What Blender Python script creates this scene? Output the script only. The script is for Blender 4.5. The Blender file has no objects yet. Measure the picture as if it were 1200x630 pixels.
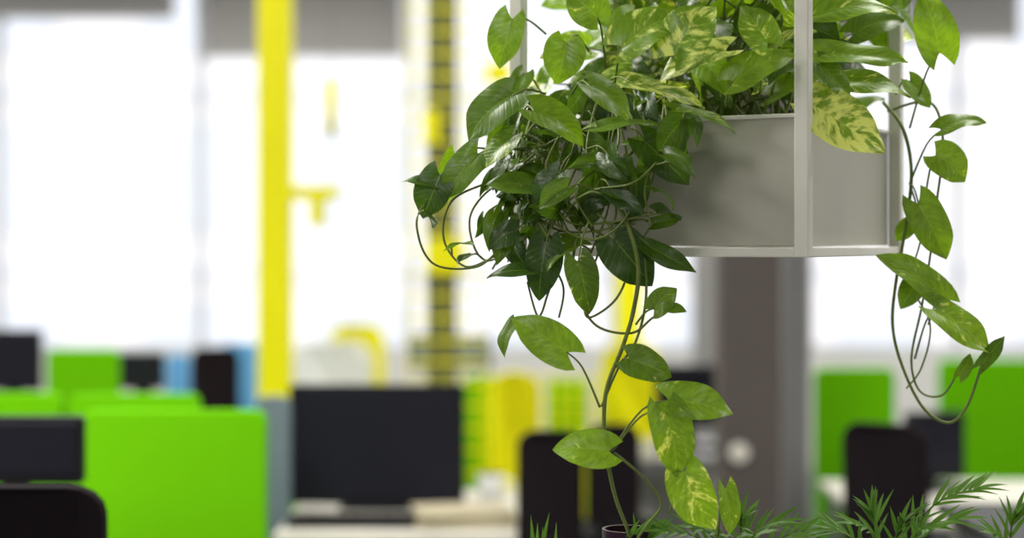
import bpy, bmesh, math, random
from mathutils import Vector, Matrix
random.seed(11)
sc = bpy.context.scene
try:
    sc.view_settings.view_transform = 'Standard'
    sc.view_settings.look = 'None'
except Exception: pass
F = 2000.0; HZ = 285.0; CZ = 1.6
def P(px, py, d):      # measured photo position + estimated distance -> metres
    return Vector(((px-600)/F*d, d, CZ+(HZ-py)/F*d))
def X(px, d): return (px-600)/F*d
def Z(py, d): return CZ+(HZ-py)/F*d

# ---------------------------------------------------------------- materials
def mat(name, col, rough=0.5, metal=0.0, noise=0.06, scale=8, spec=0.35, trans=0.0, bump=0.0):
    m = bpy.data.materials.new(name); m.use_nodes = True
    nt = m.node_tree; b = nt.nodes['Principled BSDF']
    b.inputs['Roughness'].default_value = rough
    b.inputs['Metallic'].default_value = metal
    b.inputs['Specular IOR Level'].default_value = spec
    tc = nt.nodes.new('ShaderNodeTexCoord')
    n = nt.nodes.new('ShaderNodeTexNoise'); n.inputs['Scale'].default_value = scale
    n.inputs['Detail'].default_value = 4
    nt.links.new(tc.outputs['Object'], n.inputs['Vector'])
    r = nt.nodes.new('ShaderNodeMix'); r.data_type = 'RGBA'
    r.inputs[6].default_value = (*[c*(1-noise) for c in col], 1)
    r.inputs[7].default_value = (*[min(1, c*(1+noise)) for c in col], 1)
    nt.links.new(n.outputs['Fac'], r.inputs[0])
    nt.links.new(r.outputs[2], b.inputs['Base Color'])
    if bump:
        bp = nt.nodes.new('ShaderNodeBump'); bp.inputs['Strength'].default_value = bump
        bp.inputs['Distance'].default_value = 0.002
        nt.links.new(n.outputs['Fac'], bp.inputs['Height']); nt.links.new(bp.outputs[0], b.inputs['Normal'])
    if trans:
        t = nt.nodes.new('ShaderNodeBsdfTranslucent'); nt.links.new(r.outputs[2], t.inputs['Color'])
        mx = nt.nodes.new('ShaderNodeMixShader'); mx.inputs[0].default_value = trans
        nt.links.new(b.outputs[0], mx.inputs[1]); nt.links.new(t.outputs[0], mx.inputs[2])
        nt.links.new(mx.outputs[0], nt.nodes['Material Output'].inputs['Surface'])
    return m

def leaf_material():
    m = bpy.data.materials.new('pothos_leaf'); m.use_nodes = True
    nt = m.node_tree; N = nt.nodes; L = nt.links
    b = N['Principled BSDF']
    uv = N.new('ShaderNodeUVMap'); uv.uv_map = 'UVMap'
    at = N.new('ShaderNodeAttribute'); at.attribute_name = 'leafdata'
    sep = N.new('ShaderNodeSeparateXYZ'); L.new(uv.outputs[0], sep.inputs[0])
    sa = N.new('ShaderNodeSeparateColor'); L.new(at.outputs['Color'], sa.inputs[0])
    def M(op, a, bb=None, c=None, clamp=False):
        n = N.new('ShaderNodeMath'); n.operation = op; n.use_clamp = clamp
        for i, v in enumerate((a, bb, c)):
            if v is None: continue
            if isinstance(v, (int, float)): n.inputs[i].default_value = v
            else: L.new(v, n.inputs[i])
        return n.outputs[0]
    u = M('MULTIPLY_ADD', sep.outputs[0], 2, -1)          # -1..1 across
    au = M('ABSOLUTE', u)
    a = M('MULTIPLY_ADD', au, -0.28, sep.outputs[1])      # vein coordinate
    sgn = M('SIGN', u)
    off = M('MULTIPLY', sa.outputs[0], 37.0)
    cx = N.new('ShaderNodeCombineXYZ')
    L.new(M('MULTIPLY', a, 7.0), cx.inputs[0]); L.new(M('MULTIPLY', u, 1.3), cx.inputs[1])
    L.new(M('ADD', off, sgn), cx.inputs[2])
    no = N.new('ShaderNodeTexNoise'); no.inputs['Scale'].default_value = 1.0
    no.inputs['Detail'].default_value = 5; no.inputs['Roughness'].default_value = 0.65
    L.new(cx.outputs[0], no.inputs['Vector'])
    thr = M('MULTIPLY_ADD', sa.outputs[1], -0.33, 0.73)
    v = M('MULTIPLY', M('SUBTRACT', no.outputs['Fac'], thr), 9.0, clamp=True)
    # base greens; leaf brightness mixes own tone with painted light and shade
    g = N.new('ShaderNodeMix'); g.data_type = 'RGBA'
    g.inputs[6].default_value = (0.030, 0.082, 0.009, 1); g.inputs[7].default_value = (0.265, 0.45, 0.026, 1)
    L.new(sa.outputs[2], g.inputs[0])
    n2 = N.new('ShaderNodeTexNoise'); n2.inputs['Scale'].default_value = 2.2
    L.new(cx.outputs[0], n2.inputs['Vector'])
    g2 = N.new('ShaderNodeMix'); g2.data_type = 'RGBA'; g2.blend_type = 'MULTIPLY'
    g2.inputs[0].default_value = 0.5; L.new(g.outputs[2], g2.inputs[6]); 
    rp = N.new('ShaderNodeValToRGB'); rp.color_ramp.elements[0].position = .35; rp.color_ramp.elements[1].position = .65
    rp.color_ramp.elements[0].color = (.42, .48, .42, 1)
    L.new(n2.outputs['Fac'], rp.inputs[0]); L.new(rp.outputs[0], g2.inputs[7])
    # veins
    w = M('SINE', M('MULTIPLY', a, 62.0))
    w = M('MULTIPLY', M('SUBTRACT', w, 0.75), 2.0, clamp=True)
    mid = M('SUBTRACT', 1.0, M('MULTIPLY', au, 22.0), clamp=True)
    vv = M('MAXIMUM', M('MULTIPLY', w, 0.14), M('MULTIPLY', mid, 0.45))
    g3 = N.new('ShaderNodeMix'); g3.data_type = 'RGBA'; g3.inputs[7].default_value = (0.34, 0.50, 0.08, 1)
    L.new(vv, g3.inputs[0]); L.new(g2.outputs[2], g3.inputs[6])
    g4 = N.new('ShaderNodeMix'); g4.data_type = 'RGBA'; g4.inputs[7].default_value = (0.70, 0.76, 0.24, 1)
    L.new(v, g4.inputs[0]); L.new(g3.outputs[2], g4.inputs[6])
    L.new(g4.outputs[2], b.inputs['Base Color'])
    b.inputs['Roughness'].default_value = 0.29
    b.inputs['Specular IOR Level'].default_value = 0.55
    bp = N.new('ShaderNodeBump'); bp.inputs['Strength'].default_value = 0.35; bp.inputs['Distance'].default_value = 0.0015
    L.new(M('ADD', M('MULTIPLY', w, -0.6), M('MULTIPLY', no.outputs['Fac'], 0.8)), bp.inputs['Height'])
    L.new(bp.outputs[0], b.inputs['Normal'])
    t = N.new('ShaderNodeBsdfTranslucent')
    tcol = N.new('ShaderNodeMix'); tcol.data_type = 'RGBA'; tcol.blend_type = 'MULTIPLY'; tcol.inputs[0].default_value = 1
    tcol.inputs[7].default_value = (1.0, 1.0, 0.30, 1); L.new(g4.outputs[2], tcol.inputs[6])
    sc_ = N.new('ShaderNodeVectorMath'); sc_.operation = 'SCALE'; sc_.inputs['Scale'].default_value = 1.6
    L.new(tcol.outputs[2], sc_.inputs[0]); L.new(sc_.outputs[0], t.inputs['Color'])
    mx = N.new('ShaderNodeMixShader'); mx.inputs[0].default_value = 0.40
    L.new(b.outputs[0], mx.inputs[1]); L.new(t.outputs[0], mx.inputs[2])
    L.new(mx.outputs[0], N['Material Output'].inputs['Surface'])
    return m

M_leaf = leaf_material()
M_stem = mat('pothos_stem', (0.15, 0.20, 0.04), 0.45, scale=30, noise=.3, trans=.1)
M_palm = mat('palm_leaf', (0.095, 0.22, 0.02), 0.4, scale=20, noise=.4, trans=.35)
M_planter = mat('planter_powdercoat', (0.46, 0.45, 0.39), 0.36, 0.35, noise=.05, scale=3, bump=.02)
M_frame = mat('frame_white_metal', (0.72, 0.71, 0.65), 0.35, 0.1, noise=.03)
M_soil = mat('potting_soil', (0.03, 0.02, 0.012), 0.9, scale=60, noise=.5, bump=1)
M_purple = mat('purple_glazed_pot', (0.022, 0.004, 0.018), 0.3)
M_green = mat('green_felt', (0.125, 0.45, 0.002), 0.85, scale=3, noise=.05, spec=.05)
M_yellow = mat('yellow_paint', (0.88, 0.83, 0.003), 0.5, spec=.2)
M_black = mat('black_plastic', (0.008, 0.008, 0.011), 0.5, spec=.2)
M_mesh = mat('black_chair_fabric', (0.012, 0.009, 0.011), 0.9, spec=.08)
M_screen = mat('screen_glass', (0.010, 0.010, 0.017), 0.35, spec=.2)
M_blue = mat('blue_fabric', (0.10, 0.32, 0.60), 0.7)
M_bluegrey = mat('blue_grey_fabric', (0.13, 0.17, 0.20), 0.8)
M_white = mat('white_laminate', (0.62, 0.60, 0.54), 0.5)
M_shell = mat('white_chair_shell', (0.88, 0.89, 0.87), 0.4, trans=.4)
M_beige = mat('beige_paper', (0.45, 0.40, 0.28), 0.7)
M_steel = mat('grey_steel', (0.3, 0.3, 0.31), 0.4, .6)
M_colg = mat('dark_grey_column', (0.095, 0.082, 0.078), 0.7, spec=.15)
M_coll = mat('light_grey_column', (0.24, 0.24, 0.25), 0.5)  # far column's grey, reused for the near column's lit side
M_post = mat('grey_post_paint', (0.075, 0.09, 0.09), 0.6)
M_wall = mat('wall_paint', (0.60, 0.60, 0.59), 0.8, scale=1)
M_ceil = mat('ceiling_tile', (0.65, 0.65, 0.64), 0.9, scale=2)
M_floor = mat('carpet', (0.11, 0.11, 0.115), 0.95, scale=40, noise=.2)
M_blind = mat('roller_blind_fabric', (0.40, 0.39, 0.39), 0.8, trans=.25, scale=20, noise=.03)
M_mull = mat('window_frame_grey', (0.50, 0.52, 0.55), 0.5)
M_fac = mat('pale_facade_render', (0.76, 0.735, 0.745), 0.9, scale=.4, noise=.05)
M_facw = mat('facade_window_glass', (0.60, 0.62, 0.67), 0.4)
M_out = mat('pavement_outside', (0.6, 0.6, 0.6), 0.9)

# ---------------------------------------------------------------- mesh builder
class MB:
    def __init__(s): s.v = []; s.f = []; s.m = []; s.uv = []; s.col = []; s.mats = []; s.smooth = []
    def mi(s, m):
        if m not in s.mats: s.mats.append(m)
        return s.mats.index(m)
    def face(s, idx, m, uvs=None, col=(0, 0, 0), sm=False):
        s.f.append(idx); s.m.append(s.mi(m)); s.uv.append(uvs or [(0, 0)]*len(idx)); s.col.append(col); s.smooth.append(sm)
    def box(s, c, size, m, rz=0, rx=0, M=None):
        R = Matrix.Rotation(rz, 3, 'Z') @ Matrix.Rotation(rx, 3, 'X')
        c = Vector(c); n = len(s.v); hx, hy, hz = [a/2 for a in size]
        for dx, dy, dz in ((-1,-1,-1),(1,-1,-1),(1,1,-1),(-1,1,-1),(-1,-1,1),(1,-1,1),(1,1,1),(-1,1,1)):
            p = c + R @ Vector((dx*hx, dy*hy, dz*hz))
            s.v.append(M @ p if M else p)
        for q in ((0,3,2,1),(4,5,6,7),(0,1,5,4),(1,2,6,5),(2,3,7,6),(3,0,4,7)):
            s.face([n+i for i in q], m)
    def slab(s, c, w, h, th, m, rad=0.04, rz=0, rx=0, curve=0.0):
        R = Matrix.Rotation(rz, 3, 'Z') @ Matrix.Rotation(rx, 3, 'X'); c = Vector(c)
        out = []
        for cx, cz, a0 in ((w/2-rad, h/2-rad, 0), (-w/2+rad, h/2-rad, 90), (-w/2+rad, -h/2+rad, 180), (w/2-rad, -h/2+rad, 270)):
            for k in range(5):
                a = math.radians(a0+k*22.5); out.append((cx+rad*math.cos(a), cz+rad*math.sin(a)))
        n = len(s.v); k = len(out)
        for y in (-th/2, th/2):
            for x, z in out: s.v.append(c + R @ Vector((x, y+curve*(x/(w/2))**2, z)))
        s.face([n+i for i in range(k)], m); s.face([n+k+i for i in range(k)][::-1], m)
        for i in range(k):
            j = (i+1) % k; s.face([n+i, n+k+i, n+k+j, n+j], m)
    def tube(s, pts, r0, r1, m, seg=7, caps=True, col=(0, 0, 0)):
        n0 = len(s.v); k = len(pts); up = Vector((0.31, 0.2, 0.93)).normalized()
        for i, p in enumerate(pts):
            t = (pts[min(i+1, k-1)]-pts[max(i-1, 0)])
            if t.length < 1e-9: t = Vector((0, 0, 1))
            t.normalize()
            a = t.cross(up)
            if a.length < 1e-3: a = t.cross(Vector((1, 0, 0)))
            a.normalize(); b = t.cross(a); r = r0+(r1-r0)*i/max(1, k-1)
            for j in range(seg):
                an = 2*math.pi*j/seg; s.v.append(p+a*(r*math.cos(an))+b*(r*math.sin(an)))
        for i in range(k-1):
            for j in range(seg):
                j2 = (j+1) % seg
                s.face([n0+i*seg+j, n0+i*seg+j2, n0+(i+1)*seg+j2, n0+(i+1)*seg+j], m, sm=True, col=col)
        if caps:
            s.face([n0+j for j in range(seg)][::-1], m); s.face([n0+(k-1)*seg+j for j in range(seg)], m)
    def cyl(s, a, b, r, m, r2=None, seg=20): s.tube([Vector(a), Vector(b)], r, r if r2 is None else r2, m, seg)
    def obj(s, name, bevel=0.0, origin=None):
        me = bpy.data.meshes.new(name)
        me.from_pydata([tuple(p) for p in s.v], [], s.f)
        for m in s.mats: me.materials.append(m)
        me.uv_layers.new(name='UVMap'); me.color_attributes.new('leafdata', 'FLOAT_COLOR', 'CORNER')
        uvf = []; cf = []
        for k in range(len(s.f)):
            for q in s.uv[k]: uvf += [q[0], q[1]]; cf += [*s.col[k], 1.0]
        me.uv_layers['UVMap'].data.foreach_set('uv', uvf)
        me.color_attributes['leafdata'].data.foreach_set('color', cf)
        me.polygons.foreach_set('material_index', s.m)
        me.polygons.foreach_set('use_smooth', s.smooth)
        me.update()
        o = bpy.data.objects.new(name, me); sc.collection.objects.link(o)
        if bevel:
            b = o.modifiers.new('bevel', 'BEVEL'); b.width = bevel; b.segments = 3; b.limit_method = 'ANGLE'; b.angle_limit = math.radians(50)
        return o

def spline(pts, n=8):
    out = []; k = len(pts)
    for i in range(k-1):
        p0 = pts[max(i-1, 0)]; p1 = pts[i]; p2 = pts[i+1]; p3 = pts[min(i+2, k-1)]
        for j in range(n):
            t = j/n
            out.append(0.5*((2*p1)+(p2-p0)*t+(2*p0-5*p1+4*p2-p3)*t*t+(3*p1-p0-3*p2+p3)*t**3))
    out.append(pts[-1].copy()); return out

rnd = random.uniform
def leaf(mb, base, tip, width, normal, vari=0.3, bright=0.4, fold=0.25, arch=0.12, curl=0.10, m=None):
    L = (tip-base).length; Y = (tip-base).normalized()
    Nn = normal - Y*normal.dot(Y)
    if Nn.length < 1e-3: Nn = Vector((0, -1, 0.1)) - Y*Y.dot(Vector((0, -1, .1)))
    Nn.normalize(); Xa = Y.cross(Nn).normalized()
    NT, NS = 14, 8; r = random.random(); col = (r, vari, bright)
    ph = rnd(0, 6.28); wav = rnd(0.015, 0.045); asym = rnd(-0.08, 0.08); side = rnd(-.07, .07)
    n0 = len(mb.v); 
    for i in range(NT+1):
        t = i/NT
        f = ((t+0.03)**0.40)*(max(0, 1-t)**0.72)/0.505 * (1-0.30*max(0, t-.72)/.28)
        if i == NT: f = 0.01
        for j in range(NS+1):
            s_ = -1+2*j/NS; a = abs(s_)
            x = s_*f*width/2*(1+asym*(1 if s_ > 0 else -1)) + side*L*math.sin(math.pi*t)
            y = t*L - 0.24*L*(a**1.25)*(1-t)**3
            z = fold*abs(s_*f*width/2) + arch*L*4*t*(1-t)*0.6 - curl*L*t**3 - fold*0.5*width/2*(a*f)**2*1.2
            z += wav*L*a*math.sin(ph+t*9+s_*2)
            mb.v.append(base + Xa*x + Y*y + Nn*z)
    W = NS+1
    for i in range(NT):
        for j in range(NS):
            ids = [n0+i*W+j, n0+i*W+j+1, n0+(i+1)*W+j+1, n0+(i+1)*W+j]
            uvs = [(j/NS, i/NT), ((j+1)/NS, i/NT), ((j+1)/NS, (i+1)/NT), (j/NS, (i+1)/NT)]
            mb.face(ids, m or M_leaf, uvs, col, True)

def petiole(mb, a, base, tip, r=0.0015, sag=0.0):
    d = (base-a); Y = (tip-base).normalized()
    mid = a+d*0.55+Vector((0, 0, d.length*0.16+sag))
    mb.tube(spline([a, mid, base+Y*0.002], 5), r*1.15, r*0.8, M_stem, 6)

# ---------------------------------------------------------------- room
XL, XR, YB, YW, ZC = -8, 8, -3, 12, 3.6
def room(name, c, size, m):
    mb = MB(); mb.box(c, size, m); return mb.obj(name)
room('floor', (0, 4.5, -0.05), (16, 15, 0.1), M_floor)
room('ceiling', (0, 4.5, ZC+0.05), (16.4, 15.4, 0.1), M_ceil)
room('wall_left', (XL-0.1, 4.5, ZC/2), (0.2, 15, ZC), M_wall)
room('wall_right', (XR+0.1, 4.5, ZC/2), (0.2, 15, ZC), M_wall)
room('wall_back', (0, YB-0.1, ZC/2), (16.4, 0.2, ZC), M_wall)
mb = MB(); mb.box((0, YW+0.1, 0.41), (16.4, 0.2, 0.82), M_wall); mb.box((0, YW+0.1, ZC-0.06), (16.4, 0.2, 0.12), M_wall)
mb.obj('wall_window')
mul = [-8+0.05, -6.6, -5.05, -3.62, -2.2, -0.72, 0.7, 2.1, 3.15, 4.6, 6.1, 7.95]
for i in range(len(mul)-1):
    a, b = mul[i], mul[i+1]; mb = MB()
    mb.box((a, YW+0.06, 2.15), (0.055, 0.08, 2.66), M_mull)
    mb.box((b, YW+0.06, 2.15), (0.055, 0.08, 2.66), M_mull) if i == len(mul)-2 else None
    mb.box(((a+b)/2, YW+0.06, 0.85), (b-a-0.056, 0.08, 0.06), M_mull)
    mb.box(((a+b)/2, YW+0.06, 3.45), (b-a-0.056, 0.08, 0.06), M_mull)
    mb.obj('window_%d' % (i+1))
def blind(x0, x1, zb, m=M_blind):
    mb = MB(); y = YW-0.12
    mb.box(((x0+x1)/2, y, (zb+3.5)/2), (x1-x0, 0.006, 3.5-zb), m)
    mb.cyl((x0, y+.01, 3.53), (x1, y+.01, 3.53), 0.035, M_mull)
    mb.box(((x0+x1)/2, y, zb), (x1-x0, 0.02, 0.03), M_mull)
    mb.box((x0+.02, y+.01, 3.56), (0.02, 0.06, 0.08), M_mull); mb.box((x1-.02, y+.01, 3.56), (0.02, 0.06, 0.08), M_mull)
    mb.obj('roller_blind')
D = YW-0.12
blind(X(-30, D), X(205, D), Z(20, D)); blind(X(240, D), X(472, D), Z(66, D)); blind(X(1060, D), X(1195, D), Z(46, D)); blind(X(960, D), X(1055, D), Z(46, D))

# outside
mb = MB()
mb.box((0, 31, 5), (60, 1, 26), M_fac)
for ix in range(-9, 10):
    for iz in range(-1, 6):
        mb.box((ix*3.1+.4, 30.47, iz*3.2-.4), (1.5, 0.1, 1.9), M_facw)
for iz in range(-1, 6): mb.box((0, 30.45, iz*3.2+1.1), (60, .15, .15), M_facw)
mb.obj('building_facade')
mb = MB(); mb.box((0, 40, -8.1), (140, 54, 0.2), M_out); mb.obj('street_ground')

# ---------------------------------------------------------------- added ceiling light panels, out of view, for fill and key
M_emit = bpy.data.materials.new('added_light_diffuser'); M_emit.use_nodes = True
e = M_emit.node_tree.nodes['Principled BSDF']; e.inputs['Emission Color'].default_value = (1, .97, .9, 1); e.inputs['Emission Strength'].default_value = 2
for x in (-4.5, -1.5, 1.5, 4.5):
    for y in (-0.6, 3.2, 7.0, 10):
        mb = MB(); mb.box((x, y, ZC-0.02), (1.3, 1.3, 0.04), M_mull); mb.box((x, y, ZC-0.042), (1.2, 1.2, 0.01), M_emit)
        mb.obj('added_ceiling_light')
        l = bpy.data.lights.new('added_panel_light', 'AREA'); l.shape = 'SQUARE'; l.size = 1.15; l.color = (1, .97, .90)
        l.energy = 62
        if y < 0: l.energy = 46 if x < 0 else 10
        if y == 3.2: l.energy = 125 if x < 0 else 60  # stronger left panels added as key light on the planter
        o = bpy.data.objects.new('added_panel_light', l); o.location = (x, y, ZC-0.06); sc.collection.objects.link(o)

# ---------------------------------------------------------------- furniture makers
def divider(x0, x1, y, ztop, m=M_green, rz=0, zb=0.0):
    mb = MB(); w = x1-x0; c = (0, 0, (ztop+0.12)/2)
    mb.slab(c, w, ztop-0.12, 0.04, m, 0.03)
    for sx in (-w/2+.08, w/2-.08):
        mb.box((sx, 0, .07), (.04, .03, .12), M_steel); mb.box((sx, 0, .01), (.05, .34, .02), M_steel)
    o = mb.obj('desk_divider', 0.006); o.location = ((x0+x1)/2, y, 0); o.rotation_euler[2] = rz; return o
def desk(x0, x1, y0, y1, z=0.73, m=M_white):
    mb = MB(); cx, cy = (x0+x1)/2, (y0+y1)/2; w, d = x1-x0, y1-y0
    mb.box((0, 0, z-0.0125), (w, d, 0.025), m)
    for sx in (-1, 1):
        for sy in (-1, 1): mb.box((sx*(w/2-.05), sy*(d/2-.05), (z-.025)/2), (.04, .04, z-.025), M_steel)
    for sy in (-1, 1): mb.box((0, sy*(d/2-.05), z-.05), (w-.12, .03, .05), M_steel)
    mb.box((0, d/2-.1, .45), (w-.2, .02, .3), m)
    o = mb.obj('office_desk', 0.003); o.location = (cx, cy, 0); return o
def monitor(x, y, zb, w, zt, zdesk=0.73, rz=0, face=M_screen):
    mb = MB(); h = zt-zb; cz = (zt+zb)/2-zdesk
    mb.slab((0, 0, cz), w, h, 0.03, M_black, 0.012)
    mb.box((0, -0.017, cz+.005), (w-.03, .004, h-.035), face)
    mb.box((0, .03, cz), (w*.45, .04, h*.5), M_black)
    mb.box((0, .05, cz*.5+.005), (.06, .02, cz), M_black)
    mb.slab((0, .04, .008), .24, .016, .19, M_black, .007)
    o = mb.obj('computer_monitor', 0.002); o.location = (x, y, zdesk); o.rotation_euler[2] = rz; return o
def chair(x, y, zt, w=0.46, m=M_mesh, rz=0, seat=0.47, name='office_chair', bh=None):
    mb = MB(); bh = bh or max(.3, zt-seat-.12)
    mb.slab((0, -.22, zt-bh/2), w, bh, .035, m, .06, rx=math.radians(4), curve=.05)
    mb.box((0, -.25, (zt-bh+seat)/2+.02), (.06, .025, zt-bh-seat+.22), M_black)
    mb.slab((0, 0.02, seat), w+.02, .07, .46, m, .03)
    for s in (-1, 1):
        mb.box((s*(w/2+.03), 0, seat+.1), (.03, .05, .24), M_black); mb.box((s*(w/2+.03), .03, seat+.225), (.06, .26, .03), M_black)
        mb.box((s*(w/2-.02), 0, seat-.015), (.14, .05, .02), M_black)
    mb.cyl((0, 0, .1), (0, 0, seat-.03), .028, M_steel); mb.box((0, 0, seat-.045), (.2, .24, .03), M_black)
    for k in range(5):
        a = k*2*math.pi/5+.3; d = Vector((math.cos(a), math.sin(a), 0))
        mb.tube([Vector((0, 0, .12)), d*.28+Vector((0, 0, .075))], .025, .016, M_black, 8)
        t = Vector((-d.y, d.x, 0))*.022
        mb.cyl(d*.28-t+Vector((0, 0, .03)), d*.28+t+Vector((0, 0, .03)), .03, M_black)
    o = mb.obj(name, .005); o.location = (x, y, 0); o.rotation_euler[2] = rz; return o
def shell_chair(x, y, zt, w, m, rz=0):
    mb = MB(); s = .45
    mb.slab((0, -.2, (zt+s)/2+.05), w, zt-s-.1, .03, m, .1, rx=math.radians(8), curve=.07)
    mb.slab((0, -.17, s+.06), w*.6, .16, .03, m, .03)
    mb.slab((0, .03, s), w, .04, .44, m, .018)
    for a in (-1, 1):
        for b in (-1, 1): mb.tube([Vector((a*.13, b*.12, s-.02)), Vector((a*.22, b*.22, 0))], .014, .01, M_steel, 8)
    o = mb.obj('side_chair', .005); o.location = (x, y, 0); o.rotation_euler[2] = rz; return o

# left foreground group
desk(-2.3, -1.0, 3.62, 4.35); 
monitor(X(12, 3.9), 3.9, Z(566, 3.9), 0.34, Z(487, 3.9))
chair(X(40, 3.05), 3.25, Z(567, 3.05), 0.25)
divider(X(98, 4.5), X(313, 4.5), 4.5, Z(480, 4.5))
divider(X(82, 5.1), X(235, 5.1), 5.1, Z(461, 5.1))
divider(X(-60, 5.1), X(74, 5.1), 5.1, Z(460, 5.1))
# far-left group
divider(X(56, 6.3), X(140, 6.3), 6.3, Z(409, 6.3))
desk(-2.6, -1.18, 6.48, 7.35)
monitor(X(12, 6.7), 6.7, Z(458, 6.7), 0.25, Z(386, 6.7))
monitor(X(165, 6.9), 6.9, Z(456, 6.9), 0.19, Z(413, 6.9))
chair(X(242, 7.6), 7.8, Z(406, 7.6), .22, rz=.2)
divider(X(262, 8.2), X(302, 8.2), 8.2, Z(401, 8.2), M_blue)
divider(X(195, 8.3), X(222, 8.3), 8.3, Z(415, 8.3), M_blue)
divider(X(304, 5.4), X(343, 5.4), 5.35, Z(462, 5.4), M_bluegrey)
# centre
desk(X(345, 5.6), X(605, 5.6), 5.1, 6.05)
monitor(X(442, 5.6), 5.6, Z(590, 5.6), 0.575, Z(450, 5.6))
mb = MB()
for i, (dx, dy, w) in enumerate(((0, 0, .3), (.01, .01, .28), (-.01, 0, .29))): mb.box((dx, dy, .01+.016*i), (w, .21, .015), M_beige, rz=.1*i)
o = mb.obj('paper_stack', .001); o.location = (X(545, 5.3), 5.3, .7305)
mb = MB(); mb.slab((0, 0, .01), .4, .018, .14, M_black, .006)
for i in range(12):
    for j in range(4): mb.box((-.18+i*.033, -.05+j*.033, .022), (.027, .027, .006), M_mesh)
o = mb.obj('keyboard'); o.location = (X(415, 5.3), 5.28, .731)
mb = MB()
mb.tube([Vector((0, 0, 0)), Vector((0, 0, .1))], .038, .042, M_shell, 24)
mb.tube(spline([Vector((.038, 0, .085)), Vector((.07, 0, .075)), Vector((.07, 0, .035)), Vector((.038, 0, .025))], 6), .006, .006, M_shell, 8)
mb.tube([Vector((0, 0, .098)), Vector((0, 0, .102))], .036, .036, M_soil, 24)
o = mb.obj('coffee_mug'); o.location = (X(575, 5.7), 5.7, .73)
shell_chair(X(388, 8.4), 8.6, Z(400, 8.4), .40, M_shell)
shell_chair(X(418, 9.6), 9.8, Z(379, 9.6), .31, M_yellow)
shell_chair(X(604, 7), 7.2, Z(434, 7), .21, M_yellow)
shell_chair(X(738, 7.9), 8.05, Z(402, 7.9), .27, M_yellow)
desk(X(470, 9), X(590, 9), 8.6, 9.3); monitor(X(527, 9), 9, Z(432, 9), .43, Z(392, 9), face=M_bluegrey)
divider(X(545, 8), X(612, 8), 8, Z(440, 8)); divider(X(640, 7.8), X(690, 7.8), 7.8, Z(445, 7.8))
chair(X(645, 5.1), 5.3, Z(503, 5.1), .20, rz=.0)
chair(X(722, 5.3), 5.62, Z(500, 5.3), .17)
desk(.44, X(850, 7.2), 6.9, 7.6, m=M_steel); monitor(X(805, 7.2), 7.2, Z(500, 7.2), .27, Z(427, 7.2))
divider(X(322, 6.5), X(412, 6.5), 6.5, Z(560, 6.5))
# right
divider(X(965, 6.4), X(1062, 6.4), 6.6, Z(431, 6.6)); divider(X(1100, 6.9), X(1300, 6.9), 6.9, Z(421, 6.9))
desk(X(955, 5.9)+.08, X(1420, 5.9), 5.35, 6.28)
chair(X(1068, 4.85), 4.95, Z(492, 4.85), .24, rz=-.5)
monitor(X(1095, 6.0), 6.0, Z(560, 6.0), .22, Z(482, 6), rz=.2)
desk(X(1135, 3.9), X(1400, 3.9), 3.6, 4.2, z=Z(600, 4.05), m=M_black)

# ---------------------------------------------------------------- columns, pipes, mesh screen
mb = MB(); d = 6.9; x = X(323, d)
mb.box((x, d, ZC/2), (.13, .13, ZC), M_yellow); mb.box((x, d, .02), (.26, .26, .03), M_yellow)
mb.box(((X(343, d)+X(397, d))/2-.02, d, Z(226, d)), (X(397, d)-X(343, d)+.04, .05, .055), M_yellow)
mb.box((X(372, d), d, Z(248, d)), (.06, .05, .11), M_yellow)
mb.obj('yellow_pillar', .004)
mb = MB(); d = 6.4
mb.cyl(P(388, 92, d), P(388, 160, d), .018, M_yellow); mb.cyl(P(388, 92, d), Vector((X(388, d), d, ZC)), .0015, M_steel, seg=6)
mb.obj('pendant_tube_lamp')
mb = MB(); d = 8.6
mb.box((X(737, d), d, ZC/2), (.125, .125, ZC), M_yellow); mb.box((X(737, d), d, .02), (.24, .24, .03), M_yellow); mb.obj('yellow_pillar', .004)
mb = MB(); d = 7.6
mb.box((X(518, d), d, ZC/2), (.135, .1, ZC), M_post)
mb.box((X(506, d), d-.1, Z(150, d)), (.065, .02, .15), M_yellow); mb.box((X(523, d), d-.1, Z(299, d)), (.17, .02, .15), M_yellow)
mb.box((X(585, d), d-.1, Z(88, d)), (.11, .02, .09), M_yellow)
x0, x1 = X(480, d), X(566, d); z0, z1 = .3, ZC
n = 4
for i in range(n+1):
    xx = x0+(x1-x0)*i/n; mb.box((xx, d-.08, (z0+z1)/2), (.008, .008, z1-z0), M_yellow)
k = int((z1-z0)/.095)
for i in range(k+1): mb.box(((x0+x1)/2, d-.08, z0+(z1-z0)*i/k), (x1-x0, .012, .012), M_yellow)
x0, x1 = X(566, d)+.01, X(700, d); z1 = Z(440, d); z0 = .05
for i in range(10):
    mb.box((x0+(x1-x0)*i/9, d-.08, (z0+z1)/2), (.011, .011, z1-z0), M_yellow)
for i in range(16): mb.box(((x0+x1)/2, d-.08, z0+(z1-z0)*i/15), (x1-x0, .011, .011), M_yellow)
mb.box((x0, d-.08, .025), (.03, .3, .05), M_post); mb.box((x1, d-.08, .025), (.03, .3, .05), M_post)
mb.obj('wire_mesh_screen')
mb = MB(); d = 6.1
mb.box(((X(845, d)+X(916, d))/2, d+.1, ZC/2), (X(916, d)-X(845, d), .2, ZC), M_colg)
mb.box((X(880, d), d+.1, .06), (.26, .24, .12), M_colg)
mb.cyl(P(866, 530, d)+Vector((0, .01, 0)), P(866, 530, d)-Vector((0, .02, 0)), .036, M_white); 
mb.obj('structural_column', .006)
mb = MB(); d = 6.4
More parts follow.
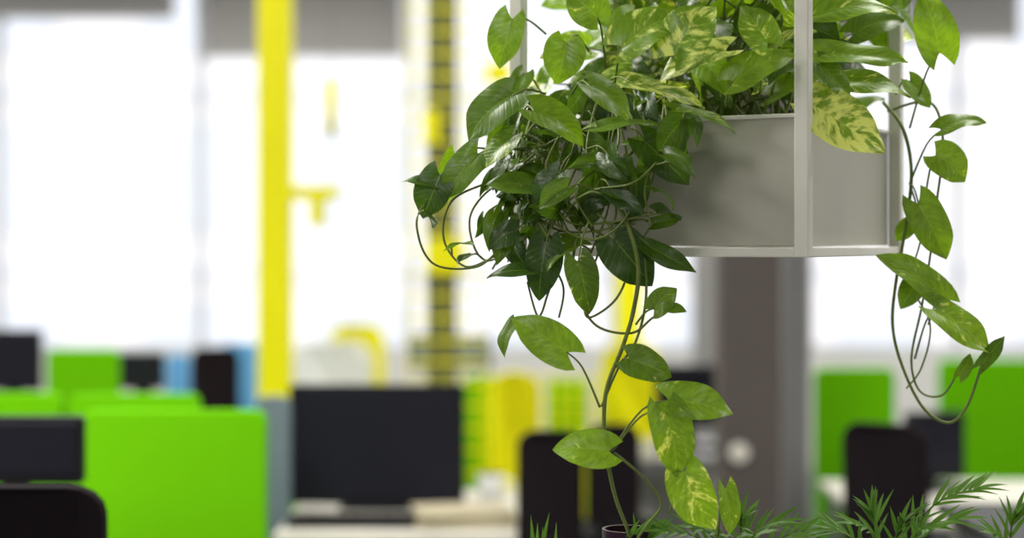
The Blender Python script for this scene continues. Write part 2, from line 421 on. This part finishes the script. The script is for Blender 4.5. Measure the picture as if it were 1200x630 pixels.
mb.box(((X(918, d)+X(950, d))/2, d+.06, ZC/2), (X(950, d)-X(918, d), .12, ZC), M_coll); mb.obj('column_lit_side', .01)  # lit right side of the column, its lightness put into a paler box
mb = MB(); d = 10.5
mb.box(((X(812, d)+X(842, d))/2, d, ZC/2), (.16, .16, ZC), M_coll); mb.obj('structural_column', .006)

# ---------------------------------------------------------------- hanging planter
C = Vector((0.41, 2.40, 0)); Lc = Vector((0.01, 2.62, 0)); U = (Lc-C).normalized(); S = (Lc-C).length
Vd = Vector((-U.y, U.x, 0)); Vd = Vd if Vd.y > 0 else -Vd
zb, zt = 1.6-13/F*2.4, 1.6+150/F*2.4
Mx = Matrix(((U.x, Vd.x, 0, C.x), (U.y, Vd.y, 0, C.y), (0, 0, 1, 0), (0, 0, 0, 1)))
root = bpy.data.objects.new('hanging_planter', None); sc.collection.objects.link(root)
mb = MB(); th = .004; i = .012; H = zt-zb-.012; zc = (zt+zb+.012)/2; c0, c1 = i, S-i; w = c1-c0
mb.box((S/2, c0, zc), (w, th, H), M_planter, M=Mx); mb.box((S/2, c1, zc), (w, th, H), M_planter, M=Mx)
mb.box((c0, S/2, zc), (th, w, H), M_planter, M=Mx); mb.box((c1, S/2, zc), (th, w, H), M_planter, M=Mx)
mb.box((S/2, S/2, zb+.014), (w, w, .004), M_planter, M=Mx)
for (a, b, sa, sb) in ((S/2, c0, w+.012, .014), (S/2, c1, w+.012, .014), (c0, S/2, .014, w-.02), (c1, S/2, .014, w-.02)):
    mb.box((a, b, zt+.001), (sa, sb, .006), M_frame, M=Mx)
box = mb.obj('planter_box', .0012); box.parent = root
mb = MB(); mb.box((S/2, S/2, zt-.03), (w-.01, w-.01, .02), M_soil, M=Mx); o = mb.obj('soil'); o.parent = root
mb = MB(); ps = .021
for a in (0, S):
    for b in (0, S):
        mb.box((a, b, (zb-.004+ZC)/2), (ps, ps, ZC-zb+.004), M_frame, M=Mx)
        mb.box((a, b, ZC-.004), (.07, .07, .008), M_frame, M=Mx)
for z in (zb+.003, 2.45):
    for (a, b, sa, sb) in ((S/2, 0, S-ps, .016), (S/2, S, S-ps, .016), (0, S/2, .016, S-ps), (S, S/2, .016, S-ps)):
        mb.box((a, b, z), (sa, sb, .014), M_frame, M=Mx)
o = mb.obj('hanging_frame', .0018); o.parent = root

# ---------------------------------------------------------------- pothos
pm = MB()
def face_d(px):
    k = (px-600)/F; s = (.41-2.4*k)/(.4+.22*k); return 2.4+.22*s
ctr = C+U*S/2+Vd*S/2
# crown
for k in range(165):
    a, b = rnd(.02, S-.02), rnd(.02, S-.02)
    root_p = Mx @ Vector((rnd(.06, S-.06), rnd(.06, S-.06), zt-.02))
    p = Mx @ Vector((a, b, 0)); rad = p-ctr; rad.z = 0
    h = rnd(.02, .32)
    out = rad*rnd(.9, 1.25)
    base = ctr+out; base.z = zt+h
    if rad.length < .02: rad = Vector((rnd(-1, 1), rnd(-1, 1), 0))
    o_ = rad.normalized()*.6+Vector((rnd(-1, 1), rnd(-.8, .2), 0)); o_.normalize()
    Ln = rnd(.055, .10)
    dirn = (o_*rnd(.5, 1)+Vector((0, 0, rnd(-.9, .5)))).normalized()
    tip = base+dirn*Ln
    nrm = Vector((rnd(-.7, .6), rnd(-1.1, -.2), rnd(.1, .9)))
    px = 600+tip.x/tip.y*F; py = HZ-(tip.z-CZ)/tip.y*F
    if px > 800 and py > 132: continue
    if px < 650 and py < 70 and rnd(0, 1) < .6: continue
    br = rnd(.05, 1.0) if py < 110 else rnd(.0, .55)  # lower crown leaves get darker greens, shade put into colour
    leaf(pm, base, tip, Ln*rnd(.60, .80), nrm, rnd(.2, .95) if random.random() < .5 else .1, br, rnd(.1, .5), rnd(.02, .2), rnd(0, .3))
    mid = root_p.lerp(base, .6); mid.z = zt+h*.75
    pm.tube(spline([root_p, mid, base], 5), .0024, .0014, M_stem, 6)

def vine(pts, r=.0024, leaves=0, lw=.06, start=.25, shade=.15, sp=8, petl=.035, vari=.2):  # shade sets a dark leaf green for the shaded hanging vines
    q = spline(pts, sp); pm.tube(q, r, r*.8, M_stem, 7)
    for i in range(leaves):
        t = start+(1-start)*(i+rnd(.1, .9))/leaves
        a = q[min(len(q)-1, int(t*(len(q)-1)))]
        o_ = Vector((rnd(-1, 1), rnd(-1.0, .1), rnd(-.5, .45))).normalized()
        base = a+o_*petl*rnd(.6, 1.6)
        dd = (o_*.7+Vector((rnd(-.5, .5), rnd(-.3, .2), rnd(-1.0, .1)))).normalized()
        Ln = lw*rnd(.65, 1.25); tip = base+dd*Ln
        nrm = Vector((rnd(-1, 1), -.6, rnd(-.1, 1.1)))
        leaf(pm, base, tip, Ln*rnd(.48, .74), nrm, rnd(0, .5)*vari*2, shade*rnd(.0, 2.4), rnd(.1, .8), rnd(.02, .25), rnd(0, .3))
        petiole(pm, a, base, tip)
for k in range(24):
    px0 = rnd(615, 790); f0 = face_d(px0)
    off = rnd(.02, .11); px1 = px0+rnd(-50, 25); ylow = rnd(225, 325) if px0 < 780 else rnd(190, 225)
    st = P(px0, 150, f0+rnd(.05, .15)); st.z = zt
    pts = [st, P(px0+rnd(-10, 10), rnd(105, 138), f0-.01), P(px0+rnd(-25, 15), 175, f0-off), P((px0+px1)/2+rnd(-30, 30), (175+ylow)/2, f0-off-rnd(-.01, .03)), P(px1, ylow, f0-off+rnd(-.03, .01))]
    vine(pts, .0020, 3, .056, .05, .18)
for pts in ([(640, 170), (560, 185), (497, 240), (490, 275), (510, 310), (560, 312), (590, 285)],
            [(640, 180), (580, 210), (530, 235), (520, 280), (545, 312), (580, 300)],
            [(650, 200), (585, 215), (552, 250), (556, 290), (575, 305), (610, 280)],
            [(690, 150), (640, 170), (600, 215), (640, 262), (680, 272), (745, 262)],
            [(720, 170), (740, 240), (700, 280), (650, 262), (620, 220)],
            [(640, 130), (612, 170), (620, 230), (650, 290), (645, 330)],
            [(668, 150), (655, 210), (690, 265), (740, 285), (760, 270)],
            [(720, 150), (712, 200), (722, 250), (700, 300), (690, 330)],
            [(655, 160), (640, 200), (660, 255), (700, 262), (770, 250)],
            [(610, 215), (640, 262), (690, 225), (740, 215), (770, 190)],
            [(690, 200), (655, 240), (640, 290), (660, 335), (655, 372)],
            [(620, 240), (650, 300), (640, 350), (630, 370), (618, 330)]):
    dd = rnd(.09, .15); q = [P(x_, y_, face_d(max(600, x_))-dd+rnd(-.015, .015)) for x_, y_ in pts]
    vine(q, .0019, 1, .045, .3, .2)

def H(bx, by, tx, ty, w, d, n=(0, -1, .4), vari=.25, br=.4, fold=.25, arch=.1, curl=.1, dt=0.0, pet=None, s=None):
    base = P(bx, by, d); tip = P(tx, ty, d+dt)
    leaf(pm, base, tip, w*1.1/F*d, Vector(n), vari, br, fold, arch, curl)
    if pet: petiole(pm, P(pet[0], pet[1], pet[2] if len(pet) > 2 else d+.01), base, tip)
# --- left cluster heroes
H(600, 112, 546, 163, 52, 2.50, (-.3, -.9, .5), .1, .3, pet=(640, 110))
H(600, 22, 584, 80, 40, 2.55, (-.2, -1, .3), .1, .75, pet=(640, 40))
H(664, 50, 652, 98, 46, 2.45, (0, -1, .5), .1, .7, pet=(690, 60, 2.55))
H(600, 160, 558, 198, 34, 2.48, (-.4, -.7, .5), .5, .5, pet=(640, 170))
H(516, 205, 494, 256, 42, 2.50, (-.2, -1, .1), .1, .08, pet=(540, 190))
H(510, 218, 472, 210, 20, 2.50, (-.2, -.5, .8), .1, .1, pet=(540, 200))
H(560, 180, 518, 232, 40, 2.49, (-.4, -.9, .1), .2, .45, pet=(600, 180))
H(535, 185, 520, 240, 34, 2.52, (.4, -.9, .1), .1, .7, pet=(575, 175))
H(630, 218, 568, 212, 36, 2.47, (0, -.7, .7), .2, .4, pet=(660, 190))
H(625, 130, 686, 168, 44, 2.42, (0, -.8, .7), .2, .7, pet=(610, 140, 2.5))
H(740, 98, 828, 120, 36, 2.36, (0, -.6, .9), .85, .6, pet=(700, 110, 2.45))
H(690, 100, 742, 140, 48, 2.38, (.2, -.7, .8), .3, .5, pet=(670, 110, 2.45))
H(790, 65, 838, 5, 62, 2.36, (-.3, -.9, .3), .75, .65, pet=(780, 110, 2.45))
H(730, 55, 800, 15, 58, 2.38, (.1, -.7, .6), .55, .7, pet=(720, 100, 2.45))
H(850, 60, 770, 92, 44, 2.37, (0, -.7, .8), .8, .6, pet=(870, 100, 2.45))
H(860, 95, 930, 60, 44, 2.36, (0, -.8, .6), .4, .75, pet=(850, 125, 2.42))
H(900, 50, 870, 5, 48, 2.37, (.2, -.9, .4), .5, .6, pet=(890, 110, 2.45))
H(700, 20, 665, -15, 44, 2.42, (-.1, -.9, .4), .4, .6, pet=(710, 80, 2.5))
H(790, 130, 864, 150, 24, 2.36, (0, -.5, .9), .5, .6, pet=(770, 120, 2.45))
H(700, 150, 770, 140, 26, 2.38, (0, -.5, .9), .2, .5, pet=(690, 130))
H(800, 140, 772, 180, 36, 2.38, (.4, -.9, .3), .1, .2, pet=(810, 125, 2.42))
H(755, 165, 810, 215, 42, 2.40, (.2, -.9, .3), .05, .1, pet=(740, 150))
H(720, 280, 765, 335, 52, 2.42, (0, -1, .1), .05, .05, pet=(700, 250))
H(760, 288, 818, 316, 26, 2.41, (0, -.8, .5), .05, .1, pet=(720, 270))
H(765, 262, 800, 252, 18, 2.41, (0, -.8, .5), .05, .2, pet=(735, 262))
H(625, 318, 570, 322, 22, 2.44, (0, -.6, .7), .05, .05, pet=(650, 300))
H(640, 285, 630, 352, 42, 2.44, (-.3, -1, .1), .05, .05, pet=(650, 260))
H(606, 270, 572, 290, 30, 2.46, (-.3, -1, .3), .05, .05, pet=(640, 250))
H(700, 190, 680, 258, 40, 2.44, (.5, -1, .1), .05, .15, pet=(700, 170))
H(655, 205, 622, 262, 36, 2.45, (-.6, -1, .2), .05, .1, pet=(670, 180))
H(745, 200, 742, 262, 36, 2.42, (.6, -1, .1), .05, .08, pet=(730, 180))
# --- upper right crown
H(952, 122, 1042, 174, 66, 2.42, (.1, -.9, .4), .95, .7, .1, .08, .1, pet=(960, 95, 2.5))
H(960, 62, 1066, 66, 34, 2.45, (0, -.8, .6), .3, .8, pet=(930, 90, 2.5))
H(955, 18, 1052, 8, 38, 2.45, (0, -.8, .6), .5, .8, pet=(930, 60, 2.5))
H(975, 98, 1070, 108, 32, 2.47, (0, -.8, .6), .5, .6, pet=(950, 110, 2.55))
H(960, 75, 998, 112, 40, 2.44, (.2, -.8, .6), .4, .4, pet=(940, 90, 2.5))
H(1000, 40, 1060, 20, 36, 2.6, (0, -.8, .6), .1, .3, pet=(970, 70, 2.6))
# --- central long vine
V1 = [(705, 205, 2.45), (735, 262, 2.41), (748, 315, 2.40), (742, 365, 2.40), (730, 405, 2.39), (711, 455, 2.39), (708, 505, 2.39), (713, 545, 2.40), (722, 585, 2.42), (736, 622, 2.46), (742, 645, 2.48)]
pm.tube(spline([P(*a) for a in V1], 8), .0034, .0026, M_stem, 8)
V2 = [(690, 240, 2.46), (672, 300, 2.43), (680, 350, 2.42), (700, 382, 2.41), (740, 390, 2.40), (765, 372, 2.40), (783, 364, 2.40)]
pm.tube(spline([P(*a) for a in V2], 8), .0022, .0016, M_stem, 7)
V3 = [(755, 290, 2.42), (757, 350, 2.41), (745, 400, 2.40), (725, 430, 2.40), (705, 476, 2.39)]
pm.tube(spline([P(*a) for a in V3], 8), .002, .0018, M_stem, 7)
V4 = [(720, 530, 2.40), (755, 560, 2.40), (775, 590, 2.41), (758, 615, 2.44), (740, 640, 2.47)]
pm.tube(spline([P(*a) for a in V4], 8), .002, .0018, M_stem, 7)
V5 = [(715, 260, 2.44), (735, 310, 2.43), (722, 350, 2.42), (690, 372, 2.41), (684, 352, 2.41)]
pm.tube(spline([P(*a) for a in V5], 8), .0018, .0016, M_stem, 7)
H(665, 413, 600, 371, 46, 2.39, (-.2, -.9, .4), .15, .75, pet=(703, 477, 2.39))
H(677, 306, 692, 368, 38, 2.40, (.3, -1, .2), .45, .3, pet=(690, 260, 2.42))
H(766, 362, 793, 337, 28, 2.39, (0, -1, .3), .1, .6, pet=(745, 380, 2.40))
H(784, 362, 805, 364, 14, 2.39, (0, -.8, .6), .1, .5)
H(737, 420, 788, 440, 40, 2.37, (-.1, -.9, .5), .3, .4, pet=(722, 430, 2.39))
H(783, 468, 861, 482, 44, 2.36, (0, -.9, .5), .35, .8, pet=(716, 528, 2.40))
H(778, 480, 795, 560, 50, 2.35, (.2, -1, .2), .45, .7, pet=(718, 528, 2.40))
H(714, 528, 648, 524, 46, 2.38, (0, -.9, .5), .35, .85, pet=(716, 545, 2.40))
H(803, 552, 838, 622, 50, 2.36, (-.2, -1, .2), .65, .9, pet=(785, 600, 2.42))
H(850, 572, 858, 628, 30, 2.38, (.5, -.8, .2), .3, .6, pet=(840, 640, 2.42))
# --- right vine
R1 = [(1035, 120, 2.66), (1058, 150, 2.62), (1068, 200, 2.60), (1062, 262, 2.60), (1050, 330, 2.60), (1046, 380, 2.60), (1056, 425, 2.59), (1080, 475, 2.58), (1110, 495, 2.57), (1132, 478, 2.57), (1148, 435, 2.57), (1152, 418, 2.57)]
pm.tube(spline([P(*a) for a in R1], 8), .0028, .0020, M_stem, 8)
R2 = [(1040, 130, 2.68), (1090, 120, 2.62), (1105, 165, 2.60), (1098, 235, 2.60), (1090, 300, 2.60), (1080, 360, 2.60), (1068, 420, 2.60), (1078, 458, 2.60), (1105, 462, 2.59), (1125, 430, 2.59)]
pm.tube(spline([P(*a) for a in R2], 8), .0022, .0016, M_stem, 8)
R3 = [(1066, 215, 2.60), (1080, 270, 2.61), (1068, 330, 2.61), (1090, 380, 2.60), (1080, 430, 2.60), (1062, 455, 2.6)]
pm.tube(spline([P(*a) for a in R3], 8), .0016, .0014, M_stem, 7)
H(1101, 62, 1080, -12, 46, 2.56, (-.2, -1, .2), .2, .8, pet=(1066, 150, 2.61))
H(1103, 152, 1156, 140, 26, 2.57, (0, -.7, .7), .1, .55, pet=(1066, 215, 2.60))
H(1096, 182, 1133, 212, 44, 2.57, (.1, -1, .3), .35, .8, pet=(1085, 225, 2.60))
H(1076, 238, 1112, 304, 44, 2.56, (.1, -1, .1), .2, .65, pet=(1066, 215, 2.60))
H(1102, 350, 1030, 296, 36, 2.56, (-.3, -.8, .6), .3, .7, pet=(1088, 380, 2.60))
H(1078, 328, 1056, 362, 28, 2.60, (0, -1, .1), .1, .3)
H(1066, 95, 1092, 125, 30, 2.60, (.3, -.9, .4), .1, .6, pet=(1050, 110, 2.66))
H(1096, 362, 1166, 412, 40, 2.55, (.1, -.9, .5), .5, .85, pet=(1072, 420, 2.60))
H(1149, 428, 1180, 394, 20, 2.56, (.5, -.7, .2), .1, .15)
H(1124, 440, 1138, 414, 16, 2.58, (.1, -1, .1), .1, .3)
H(1066, 262, 1050, 282, 20, 2.62, (0, -1, .2), .1, .5)
pm.obj('pothos_plant').parent = root

# ---------------------------------------------------------------- lower plants on cabinet
zcab = 0.95
mb = MB(); mb.box((.45, 2.52, (zcab+.06)/2), (1.3, .42, zcab-.06), M_white); mb.box((.45, 2.52, .03), (1.24, .36, .06), M_black)
for k in range(3):
    mb.box((.45-.43+.43*k, 2.305, .5), (.41, .012, .84), M_white); mb.box((.45-.43+.43*k+.16, 2.296, .6), (.012, .012, .14), M_steel)
mb.obj('storage_cabinet', .003)
def pot(mb, c, r, h, m):
    c = Vector(c); prof = [(0, 0), (r*.72, 0), (r*.95, h*.9), (r*1.03, h*.9), (r*1.05, h), (r*.93, h), (r*.88, h*.88), (0, h*.88)]
    n0 = len(mb.v); sg = 32
    for (rr, zz) in prof:
        for j in range(sg):
            a = 2*math.pi*j/sg; mb.v.append(c+Vector((rr*math.cos(a), rr*math.sin(a), zz)))
    for i in range(len(prof)-1):
        for j in range(sg):
            j2 = (j+1) % sg; mb.face([n0+i*sg+j, n0+i*sg+j2, n0+(i+1)*sg+j2, n0+(i+1)*sg+j], M_soil if i == len(prof)-2 else m, sm=False)
def blade(mb, base, tip, w, nrm):
    Y = (tip-base); L = Y.length; Y.normalize(); N_ = nrm-Y*nrm.dot(Y)
    if N_.length < 1e-3: N_ = Vector((0, -1, 0))
    N_.normalize(); Xa = Y.cross(N_); n0 = len(mb.v); K = 6
    for i in range(K+1):
        t = i/K; f = math.sin(math.pi*min(1, .12+t*.88)**.8)*1.0 if i < K else .03
        c = base+Y*(L*t)-Vector((0, 0, 1))*(L*.14*t*t)
        mb.v += [c-Xa*(w/2*f)+N_*w*.15*f, c, c+Xa*(w/2*f)+N_*w*.15*f]
    for i in range(K):
        for j in (0, 1): mb.face([n0+i*3+j, n0+i*3+j+1, n0+(i+1)*3+j+1, n0+(i+1)*3+j], M_palm, sm=True)
def frond(mb, pts, n=11, Lm=.062, w=.0062):
    q = spline(pts, 8); mb.tube(q, .0018, .0008, M_palm, 6)
    for i in range(n):
        t = .35+.65*i/(n-1); k = min(len(q)-2, int(t*(len(q)-1))); a = q[k]; T = (q[k+1]-q[k]).normalized()
        side = T.cross(Vector((rnd(-.1, .1), -.5, 1)).normalized()).normalized()
        for s in (-1, 1):
            Ln = Lm*(1-.5*abs(t-.55))*rnd(.75, 1.2)
            d_ = (side*s*.6+T*.9+Vector((0, 0, rnd(.0, .35)))).normalized()
            blade(mb, a, a+d_*Ln, w*rnd(.8, 1.15), Vector((0, -.6, .8)))
    blade(mb, q[-1], q[-1]+(q[-1]-q[-3]).normalized()*Lm*.7, w, Vector((0, -.6, .8)))
def palm(c, r, h, potm, targets, name='potted_parlor_palm'):
    mb = MB(); pot(mb, c, r, h, potm); base = Vector(c)+Vector((0, 0, h*.88))
    for (px, py, d, k) in targets:
        tip = P(px, py, d); b0 = base+Vector((rnd(-.02, .02), rnd(-.02, .02), 0))
        mid = b0.lerp(tip, .5); mid.z = b0.z+(tip.z-b0.z)*.75+.01
        frond(mb, [b0, mid, tip], k)
    mb.obj(name)
def gr(c, r, h, potm, pts, name):
    mb = MB(); pot(mb, c, r, h, potm); base = Vector(c)+Vector((0, 0, h*.88))
    for (px, py, d) in pts:
        blade(mb, base+Vector((rnd(-.02, .02), rnd(-.02, .02), 0)), P(px, py, d)+Vector((0, 0, .02)), .009, Vector((rnd(-.6, .6), -1, .3)))
    mb.obj(name)
zr = Z(619, 2.50)
gr((X(734, 2.50), 2.50, zcab), .034, zr-zcab, M_purple, [(rnd(742, 800), rnd(600, 625), rnd(2.42, 2.5)) for k in range(9)], 'potted_spider_plant')
gr((X(640, 2.5), 2.5, zcab), .045, .16, M_white, [(622, 604, 2.5), (630, 614, 2.48), (644, 600, 2.5), (652, 612, 2.46), (636, 620, 2.5)], 'potted_grass')
palm((X(860, 2.5), 2.5, zcab), .07, .12, M_black, [(780, 622, 2.45, 6), (812, 618, 2.45, 6), (868, 608, 2.5, 7), (912, 612, 2.45, 7), (945, 622, 2.5, 6), (885, 626, 2.4, 6), (840, 626, 2.42, 6)])
palm((X(1040, 2.5), 2.5, zcab), .07, .12, M_black, [(978, 620, 2.5, 6), (1022, 600, 2.5, 7), (1058, 612, 2.45, 7), (1146, 572, 2.5, 10), (1125, 608, 2.45, 8), (1090, 620, 2.4, 6), (1000, 614, 2.42, 6)])
palm((X(1190, 2.55), 2.55, zcab), .05, .12, M_black, [(1190, 604, 2.55, 7), (1165, 626, 2.5, 6)])

# ---------------------------------------------------------------- world + camera
w = bpy.data.worlds.new('overcast_sky'); sc.world = w; w.use_nodes = True
bg = w.node_tree.nodes['Background']; bg.inputs[0].default_value = (.96, .98, 1, 1); bg.inputs[1].default_value = 2.1
cam = bpy.data.cameras.new('camera'); co = bpy.data.objects.new('camera', cam); sc.collection.objects.link(co)
co.location = (0, 0, CZ); co.rotation_euler = (math.radians(90), 0, 0)
cam.sensor_width = 36; cam.lens = 60; cam.shift_y = -(315-HZ)/1200
cam.clip_end = 200
cam.dof.use_dof = True; cam.dof.focus_distance = 2.45; cam.dof.aperture_fstop = 1.4; cam.dof.aperture_blades = 0
sc.camera = co
